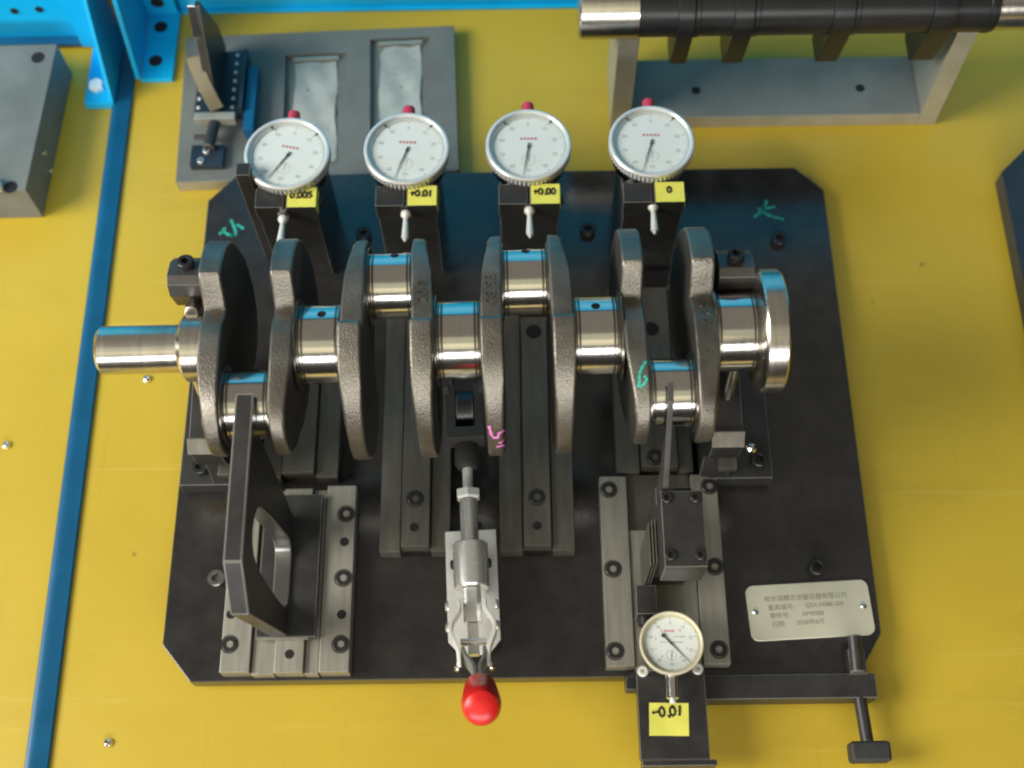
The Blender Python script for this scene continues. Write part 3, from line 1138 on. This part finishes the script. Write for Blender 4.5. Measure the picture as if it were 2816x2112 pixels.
# ------------------------------------------------------------------ left slide: stop plate with handle
T = Thing('stop_slide', 'upright black stop plate with a hand hole on the left front slide', 'slide', (-149, -120, 0))
b = nb()
box(b, -169.6, -155.3, -188, -66, 0.2, 9.5, 0.5)
box(b, -136.2, -127.7, -188, -66, 0.2, 9.5, 0.5)
car = T.part('carriage', b, 'ground_steel')
b = nb()
box(b, -154.8, -136.7, -187.6, -66, 0.3, 13.5, 0.6)
kb = T.part('key_bar', b, 'ground_steel')
T.share(DOT, 'pin_hole', (-145.5, -176, 13.5), kb)
b = nb()
box(b, -166.5, -129.2, -166.5, -72, 13.7, 19, 0.5)
T.part('foot', b, 'black_oxide')
b = nb()
box(b, -166.6, -133.4, -167.3, -166.6, 14, 18.6, 0.2)
T.part('foot_edge', b, 'ground_steel')
# the upright plate with its oval opening
outer = [(-64, 164.5), (-160, 161), (-181.5, 134), (-166, 19.1), (-88, 19.1), (-84, 80), (-81, 118), (-80, 140), (-75, 155), (-66, 161.5)]
hole = [(-118, 126), (-113, 92), (-109.5, 58), (-107.5, 38), (-108, 31), (-111, 25.5), (-116, 22.6), (-124, 22), (-141, 22), (-147, 24), (-150.5, 30),
        (-152, 60), (-151.5, 112), (-150, 124), (-147, 133), (-142, 138.5), (-135.5, 140), (-128, 138), (-121, 132.5)]
b2 = bmesh.new()
XL, XR = -157.0, -146.8
for xx in (XL, XR):
    ov = [b2.verts.new((xx, y, z)) for y, z in outer]
    hv = [b2.verts.new((xx, y, z)) for y, z in hole]
    es = [b2.edges.new((ov[k], ov[(k + 1) % len(ov)])) for k in range(len(ov))] + [b2.edges.new((hv[k], hv[(k + 1) % len(hv)])) for k in range(len(hv))]
    bmesh.ops.triangle_fill(b2, use_beauty=True, edges=es)
b2.verts.ensure_lookup_table()
n0, n1 = len(outer), len(hole)
vs = list(b2.verts)
for off, n in ((0, n0), (n0, n1)):
    for k in range(n):
        a, c = vs[off + k], vs[off + (k + 1) % n]
        a2, c2 = vs[n0 + n1 + off + k], vs[n0 + n1 + off + (k + 1) % n]
        f_ = b2.faces.new((a, c, c2, a2))
        f_.material_index = 1 if off else 0
bmesh.ops.recalc_face_normals(b2, faces=b2.faces)
es = [e for e in b2.edges if len(e.link_faces) == 2 and e.calc_face_angle(0) > R(40)]
bmesh.ops.bevel(b2, geom=es, offset=0.6, segments=2, affect='EDGES', clamp_overlap=True)
sp = T.part('stop_plate', b2, 'black_oxide', None, 'black plate with worn edges and a tall rounded hand hole')
sp.data.materials.append(MATS['handle_steel'])

# ------------------------------------------------------------------ right slide: column, finger blade, small gauge shelf
T = Thing('measuring_slide', 'measuring slide with black column block and finger blade, right front of the fixture', 'slide', (92, -120, 0))
b = nb()
box(b, 71.2, 112.9, -188, -97, 0.2, 11, 0.5)
T.part('carriage', b, 'ground_steel')
b = nb()
box(b, 82.5, 104.5, -134, -92, 11.2, 78.5, 0.6)
T.part('column', b, 'black_oxide')
for k, xx in enumerate((77.4, 79.0, 80.6)):
    b = nb()
    box(b, xx, xx + 0.8, -139, -112, 11.2, 74 + 3 * k, 0.15, 1)
    T.part('leaf_spring', b, 'dull_steel')
b = nb()
box(b, 82, 106.6, -150.5, -104.5, 79, 108, 0.8)
tb = T.part('top_block', b, 'black_oxide')
for x, y in ((85.5, -109), (102.3, -109), (85.8, -143.5), (102.8, -143.5)):
    b = nb()
    cap_screw(b, (x, y, 107.2), (0, 0, 1), 3.3, 2.6)
    T.part('socket_screw', b, 'screw_black', tb)
b = nb()
prism(b, [(-61, 164.8), (-71, 160.5), (-84.5, 141), (-104, 112), (-104, 82), (-94, 82), (-86, 112), (-79.8, 130), (-79, 142), (-74.5, 153.5), (-64, 162)], 'x', 83.2, 86.6, 0.35)
T.part('finger_blade', b, 'black_edge')
b = nb()
box(b, 71.6, 84.6, -158, -139.5, 11.2, 32, 0.8)
lb = T.part('lock_block', b, 'black_oxide')
b = nb()
cap_screw(b, (77.6, -158.1, 22), (0, -1, 0), 5, 5)
T.part('socket_screw', b, 'screw_black', lb)
b = nb()
box(b, 70.6, 112.6, -243.5, -188.4, 11.2, 18.8, 0.5)
sh = T.part('shelf', b, 'black_oxide')
b = nb()
box(b, 71.5, 116.6, -247.4, -243.7, 6, 19.4, 0.5)
T.part('front_lip', b, 'black_oxide', sh)
b = nb()
for k in range(8):
    for j in range(8):
        pass
gx0, gx1, gy0, gy1 = 76.6, 100.6, -229.5, -209.8
vv = [[b.verts.new((gx0 + (gx1 - gx0) * j / 8 + 0.12 * k, gy0 + (gy1 - gy0) * k / 8 - 0.06 * j, 19.05 + 0.18 * math.sin(j * 0.9 + k * 0.7))) for j in range(9)] for k in range(9)]
for k in range(8):
    for j in range(8):
        b.faces.new((vv[k][j], vv[k][j + 1], vv[k + 1][j + 1], vv[k + 1][j]))
nn = T.part('paper_label', b, 'note_yellow', None, 'yellow paper label with pen writing on the shelf')
b = nb()
scribble(b, '-0.01', 78.8, -218.4, 19.3, 5.4, 4.2, 1.7, 0.80, 0.06)
T.part('pen_writing', b, 'ink', nn, flat=True)
for x, y in ((74.6, -190.8), (108.4, -189.8)):
    b = nb()
    lathe(b, [(0, 0), (3.4, 0), (3.4, 2.2), (2.9, 2.7), (1.6, 2.7), (1.5, 0.9), (0, 0.9)], (x, y, 18.8), (0, 0, 1), 24, hexr(4, 5))
    T.part('clamp_screw', b, 'zinc_white', sh)
b = nb()
box(b, 78, 104, -192, -166, 11.2, 26.4, 0.6)
T.part('gauge_rest', b, 'black_oxide')
dial_indicator('dial_indicator', 'small cream rimmed dial gauge on the shelf at the front right', 19.6, (91.2, -177.6, 26.6), R(-1), R(137), False)

# cross bar with T screw
b = nb()
box(b, 65, 114, -199, -190.6, -8, 5, 0.7)
box(b, 113.8, 221, -206, -190.6, -13, 6, 0.9)
cb = F.part('cross_bar', b, 'black_oxide')
b = nb()
cyl(b, (209.5, -168, 11), (209.5, -190.4, 9), 4.3, n=24)
cyl(b, (210, -190.4, 2), (212, -232, 2), 4.0, n=24)
box(b, 205, 215.5, -192, -176, 0.3, 9, 0.6)
F.part('clamp_screw', b, 'black_oxide', cb)
b = nb()
box(b, 200, 224.6, -244.5, -232.2, -4, 9, 2.2, 3)
F.part('knob', b, 'rubber', cb)

# ------------------------------------------------------------------ toggle clamp
T = Thing('toggle_clamp', 'zinc push-pull toggle clamp with red grip at the centre front', 'clamp', (0, 0, 0))
b = nb()
prism(b, [(-16.5, 14), (16.5, 14), (16.5, -58), (9, -67), (-9, -67), (-16.5, -58)], 'z', 12.05, 15, 0.4)
box(b, -14, 14, -56, 12, -0.0, 12, 0.5)
T.part('base', b, 'zinc_white')
ZP = 34.0
b = nb()
lathe(b, [(6.2, 0), (10.4, 0), (11.1, 0.9), (11.1, 28.2), (10.4, 29), (6.2, 29)], (0, -1, ZP), (0, -1, 0), 48)
box(b, -8.6, 8.6, -28, -3, 15.1, 28, 0.6)
T.part('barrel', b, 'zinc')
b = nb()
cyl(b, (0, 28, ZP), (0, -1.2, ZP), 5.7, n=36, ch=0.5)
T.part('plunger_rod', b, 'zinc')
b = nb()
prism(b, [(-5.6, ZP - 3), (5.6, ZP - 3), (5.6, ZP + 3.5), (3, ZP + 5), (-3, ZP + 5), (-5.6, ZP + 3.5)], 'y', -52, -30.2, 0.6)
T.part('plunger_rod', b, 'zinc')
b = nb()
hexhead(b, (0, 34.5, ZP), (0, -1, 0), 8.2, 6)
T.part('lock_nut', b, 'zinc_white')
b = nb()
cyl(b, (0, 50, ZP), (0, 34.4, ZP), 3.3, n=24)
T.part('spindle', b, 'zinc_white')
b = nb()
lathe(b, [(0, 0), (6.2, 0), (7.8, 3), (8.0, 11), (7.4, 16), (0, 16)], (0, 49.5, ZP), (0, 1, 0), 32)
T.part('bumper', b, 'rubber')
b = nb()
fk = [(-12.3, 66), (12.3, 66), (12.3, 104), (6.0, 104), (6.0, 74), (-6.0, 74), (-6.0, 104), (-12.3, 104)]
prism(b, fk, 'z', 30, 48, 0.7)
T.part('fork', b, 'black_edge')
b = nb()
cyl(b, (-5.7, 90, 38), (5.7, 90, 38), 12, n=48, ch=0.6)
T.part('roller', b, 'black_oxide')
for sx in (-1, 1):
    b = nb()
    box(b, min(sx * 9.3, sx * 15.5), max(sx * 9.3, sx * 14.8), 96, 103.2, 48.2, 60, 0.8)
    T.part('fork_tip', b, 'black_edge')
for sx in (-1, 1):
    b = nb()
    pp = smooth_path([(sx * 8.0, -40, 42), (sx * 8.2, -46, 42), (sx * 12.6, -53, 42), (sx * 13.2, -60, 42), (sx * 9.4, -70, 42), (sx * 8.8, -80, 40)], 5)
    sweep(b, pp, 12, 2.4, (0, 0, 1), 0.4)
    T.part('link', b, 'zinc_white')
    b = nb()
    pp = smooth_path([(sx * 6.6, -71, 42), (sx * 5.8 + 1, -76, 44), (sx * 2.0 + 2, -84, 48), (sx * 1.6 + 3, -94, 60)], 5)
    sweep(b, pp, 11, 2.2, (0, 0.5, 1), 0.3)
    T.part('lever', b, 'grey_steel')
    b = nb()
    lathe(b, [(0, 0), (3.2, 0), (3.2, 1.2), (2.2, 2.4), (0, 2.6)], (sx * 10.6, -13, 30), (sx, 0, 0), 20)
    T.part('rivet', b, 'screw_black')
    for yy in (-43, -56):
        b = nb()
        lathe(b, [(0, 0), (3.4, 0), (3.4, 0.8), (2.4, 2.0), (0, 2.2)], (sx * 14.4, yy, 42), (sx, 0, 0), 20)
        T.part('rivet', b, 'zinc')
    b = nb()
    lathe(b, [(0, 0), (2.6, 0), (2.6, 1.2), (1.8, 2.4), (0, 2.6)], (sx * 9.6, -80, 40), (sx, 0, 0), 20)
    T.part('rivet', b, 'chrome')
b = nb()
box(b, -3.4, 3.4, -72, -52.3, 30, 37.5, 0.8)
cyl(b, (-8, -64, 36), (8, -64, 36), 2.4, n=20)
T.part('pivot_block', b, 'zinc')
b = nb()
ga, gb = Vector((3.9, -99, 70)), Vector((5.4, -119, 117))
d = (gb - ga)
Lg = d.length
sweep(b, [ga - d.normalized() * 20, ga + d.normalized() * 14], 9, 6, (1, 0, 0), 0.4)
T.part('lever', b, 'grey_steel')
b = nb()
lathe(b, [(0, 0), (8.2, 0), (9.2, 1.2), (9.6, 6), (10.6, Lg - 20), (11.0, Lg - 10), (10.6, Lg - 4.5), (9.0, Lg - 1.2), (6.5, Lg + 0.3), (3, Lg + 0.9), (0, Lg + 1.0)], ga, d, 48)
T.part('grip', b, 'grip_red')
T.root.location = (-31.7 * S, -111 * S, -ZT * S)
T.root.rotation_euler = (0, 0, R(2.2))

# ------------------------------------------------------------------ thick grey block at the far left
T = Thing('steel_block', 'thick grey steel block with two bored holes at the left edge', 'block', (-420, 220, ZT))
b = nb()
prism(b, [(-520, 162), (-357.5, 164), (-352.5, 297), (-520, 295)], 'z', ZT, 24, 0.8)
bl = T.part('body', b, 'grey_steel')
for x, y in ((-365.5, 284), (-369, 166.5)):
    b = nb()
    lathe(b, [(0, 0), (5.2, 0), (5.2, 0.15), (0, 0.15)], (x, y, 24.02), (0, 0, 1), 24)
    T.part('bored_hole', b, 'hole_dark', bl)
for y, z in ((207, 8), (203, -9)):
    b = nb()
    lathe(b, [(0, 0), (2.2, 0), (2.0, 2), (0, 2.6)], (-356.3, y, z), (1, 0, 0), 16)
    T.part('grub_screw', b, 'chrome', bl)
b = nb()
lathe(b, [(0, 0), (6, 0), (6, 5), (4, 8), (0, 9)], (-380, 166, 24), (0, 0, 1), 24)
T.part('button', b, 'zinc_white')

# ------------------------------------------------------------------ pocketed grey plate and the small jig on it
PR = Matrix.Rotation(R(2.0), 4, 'Z')
T = Thing('pocket_plate', 'grey steel plate with two shallow pockets lined with wrinkled pale film', 'plate', (-152, 258, ZT), rz=R(2.0))
ox, oy = -152, 258


def rect(cx, cy, w, h):
    return ox + cx - w / 2, ox + cx + w / 2, oy + cy - h / 2, oy + cy + h / 2


zt = -2.0
b = nb()
# plate made as a frame round the two pockets: bottom sheet, ribs
x0, x1, y0, y1 = -259, -45, 190, 327
p1 = (-179, -131, 198, 305)
p2 = (-112, -64.5, 208, 317)
box(b, x0, x1, y0, y1, ZT, zt - 4, 0.5)
pl = T.part('lower_plate', b, 'grey_steel')
b = nb()
b2 = bmesh.new()
ov = [b2.verts.new((x, y, zt)) for x, y in ((x0, y0), (x1, y0), (x1, y1), (x0, y1))]
es = [b2.edges.new((ov[k], ov[(k + 1) % 4])) for k in range(4)]
for q in (p1, p2):
    hv = [b2.verts.new((x, y, zt)) for x, y in ((q[0], q[2]), (q[1], q[2]), (q[1], q[3]), (q[0], q[3]))]
    es += [b2.edges.new((hv[k], hv[(k + 1) % 4])) for k in range(4)]
bmesh.ops.triangle_fill(b2, use_beauty=True, edges=es)
r = bmesh.ops.extrude_face_region(b2, geom=list(b2.faces))
bmesh.ops.translate(b2, verts=[v for v in r['geom'] if isinstance(v, bmesh.types.BMVert)], vec=(0, 0, -3.9))
merge(b, b2, 0.5, 2, 40)
T.part('upper_plate', b, 'grey_steel')
random.seed(4)
for q in (p1, p2):
    b = nb()
    nx, ny = 10, 22
    xa, xb, ya, yb = q[0] + 7, q[1] - 8, q[2] + 6, q[3] - 6
    vv = []
    for k in range(ny + 1):
        row = []
        for j in range(nx + 1):
            wob = random.uniform(-0.3, 0.3) + 0.9 * math.sin(k * 0.45) if j in (0, nx) else 0
            row.append(b.verts.new((xa + (xb - xa) * j / nx + wob, ya + (yb - ya) * k / ny, zt - 3.4 + 0.55 * math.sin(0.9 * j + 0.5 * k) + 0.4 * math.sin(1.7 * k - j) + random.uniform(0, 0.5))))
        vv.append(row)
    for k in range(ny):
        for j in range(nx):
            b.faces.new((vv[k][j], vv[k][j + 1], vv[k + 1][j + 1], vv[k + 1][j]))
    T.part('film_liner', b, 'film_pale')
    b = nb()
    box(b, q[0] + 6, q[1] - 6, q[3] - 5, q[3] - 1.5, zt - 3.8, zt - 1.2, 0.5)
    T.part('pocket_step', b, 'pale_steel')
b = nb()
box(b, x0 + 1, x1 - 1, y0 - 0.6, y0 - 0.05, ZT + 0.3, zt - 0.5, 0.1)
T.part('front_edge', b, 'pale_steel')

T = Thing('profile_jig', 'small black jig with an upright fin and brass leaf on the pocketed grey plate', 'jig', (-225, 260, zt))
b = nb()
box(b, -246, -210, 242, 302, zt, 6, 0.6)
base = T.part('base_block', b, 'navy_steel')
for k in range(7):
    for xx in (-216.8, -243):
        if xx < -230 and k > 2:
            continue
        b = nb()
        yy = 248 + 8.3 * k
        lathe(b, [(0, 0), (1.5, 0), (1.2, 0.9), (0, 1.2)], (xx + 0.03 * k, yy, 6), (0, 0, 1), 14)
        T.part('stud', b, 'zinc_white', base)
b = nb()
box(b, -206.5, -198.5, 224, 284, zt, 10.5, 0.8)
T.part('side_bar', b, 'blue_trim')
b = nb()
box(b, -209.8, -207, 240, 296, zt, 16, 0.5)
T.part('side_plate', b, 'navy_steel')
b = nb()
prism(b, [(243, 6.1), (306, 6.1), (303, 36), (293, 60), (281, 88), (276, 88), (266, 66), (252, 34)], 'x', -233, -226, 0.6)
fin = T.part('fin', b, 'black_oxide')
b = nb()
prism(b, [(281.5, 88.6), (276, 88.6), (265.5, 66.4), (268, 65)], 'x', -234.5, -229, 0.4)
T.part('wear_strip', b, 'chrome', fin)
b = nb()
sweep(b, smooth_path([(-238, 262, 50), (-236, 256, 42), (-231, 247, 28), (-226, 240, 15)], 5), 11, 1.2, (1, 0.25, 0.2), 0.2)
T.part('leaf', b, 'brass')
b = nb()
box(b, -243, -212, 231, 237.5, 6, 15, 0.7)
T.part('cross_bar', b, 'pale_steel')
b = nb()
cyl(b, (-228, 232, 10), (-231, 209, 9), 4.2, n=20)
cyl(b, (-244, 221, 6), (-233, 221, 6), 1.8, n=14)
T.part('clamp_screw', b, 'black_oxide')
b = nb()
box(b, -245.5, -220.5, 196.5, 215, zt, 4.5, 0.6)
ft = T.part('foot_block', b, 'navy_steel')
for x, y in ((-237, 200), (-233.5, 209)):
    b = nb()
    cap_screw(b, (x, y, 4.3), (0, 0, 1), 2.6, 2.2)
    T.part('socket_screw', b, 'zinc', ft)

# ------------------------------------------------------------------ mandrel on its stand
T = Thing('mandrel_stand', 'grey steel cradle stand with two upright end plates behind the right gauges', 'stand', (205, 262, ZT))
b = nb()
box(b, 89.2, 311.1, 238, 292, ZT, 0, 0.6)
bs = T.part('base', b, 'grey_steel')
b = nb()
box(b, 89.6, 311, 237.2, 237.9, ZT + 0.3, -0.4, 0.1)
T.part('front_edge', b, 'pale_steel', bs)
for x in (141, 268):
    b = nb()
    lathe(b, [(0, 0), (3.6, 0), (3.6, 0.12), (0, 0.12)], (x, 262, 0.03), (0, 0, 1), 20)
    T.part('hole', b, 'hole_dark', bs)
for xa, xb in ((74, 89), (311.3, 326)):
    b = nb()
    pts = [(237, ZT), (293, ZT), (293, 100), (280, 103)] + [(252 + 20.5 * math.cos(R(a)), 108 + 20.5 * math.sin(R(a))) for a in range(-15, -136, -20)] + [(237, 90)]
    prism(b, pts, 'x', xa, xb, 0.6)
    T.part('end_plate', b, 'pale_steel')
T = Thing('check_mandrel', 'black and bright steel mandrel shaft with hanging lobes lying in the cradle stand', 'mandrel', (205, 251, 109))
AX = (251, 109)
b = nb()
lathe(b, [(0, 0), (20, 0), (21.4, 1.4), (21.4, 41), (0, 41)], (45.5, *AX), (1, 0, 0), 64)
T.part('end_journal', b, 'machined_steel')
b = nb()
lathe(b, [(0, 0), (20.2, 0), (20.2, 246), (0, 246)], (86.4, *AX), (1, 0, 0), 64)
T.part('shaft', b, 'black_shaft')
b = nb()
lathe(b, [(0, 0), (18, 0), (19, 1), (19, 90), (0, 90)], (332.3, *AX), (1, 0, 0), 64)
T.part('end_journal', b, 'machined_steel')
for xa, xb in ((113, 124.5), (151.5, 165), (219, 233.5), (287, 303)):
    b = nb()
    prism(b, [(251 + 22.5 * math.cos(R(a)), 109 + 22.5 * math.sin(R(a))) for a in range(-20, 201, 15)] + [(231, 95), (238, 64), (242, 58), (262, 58), (265, 64), (271, 95)], 'x', xa, xb, 0.7)
    T.part('lobe', b, 'black_shaft')
for xa in (124.7, 165.2, 233.7, 326):
    b = nb()
    cyl(b, (xa, *AX), (xa + 4, *AX), 20.9, n=64, ch=0.5)
    T.part('collar', b, 'black_shaft')

# ------------------------------------------------------------------ the next fixture's plate at the right edge
b = nb()
prism(b, [(364, -60), (363.5, 182), (388, 206), (600, 206), (600, -60)], 'z', ZT, 2, 1.0)
solo('fixture_plate', b, 'navy_steel', 'dark blue black plate with a cut corner entering at the right edge', 'plate', (420, 100, ZT))
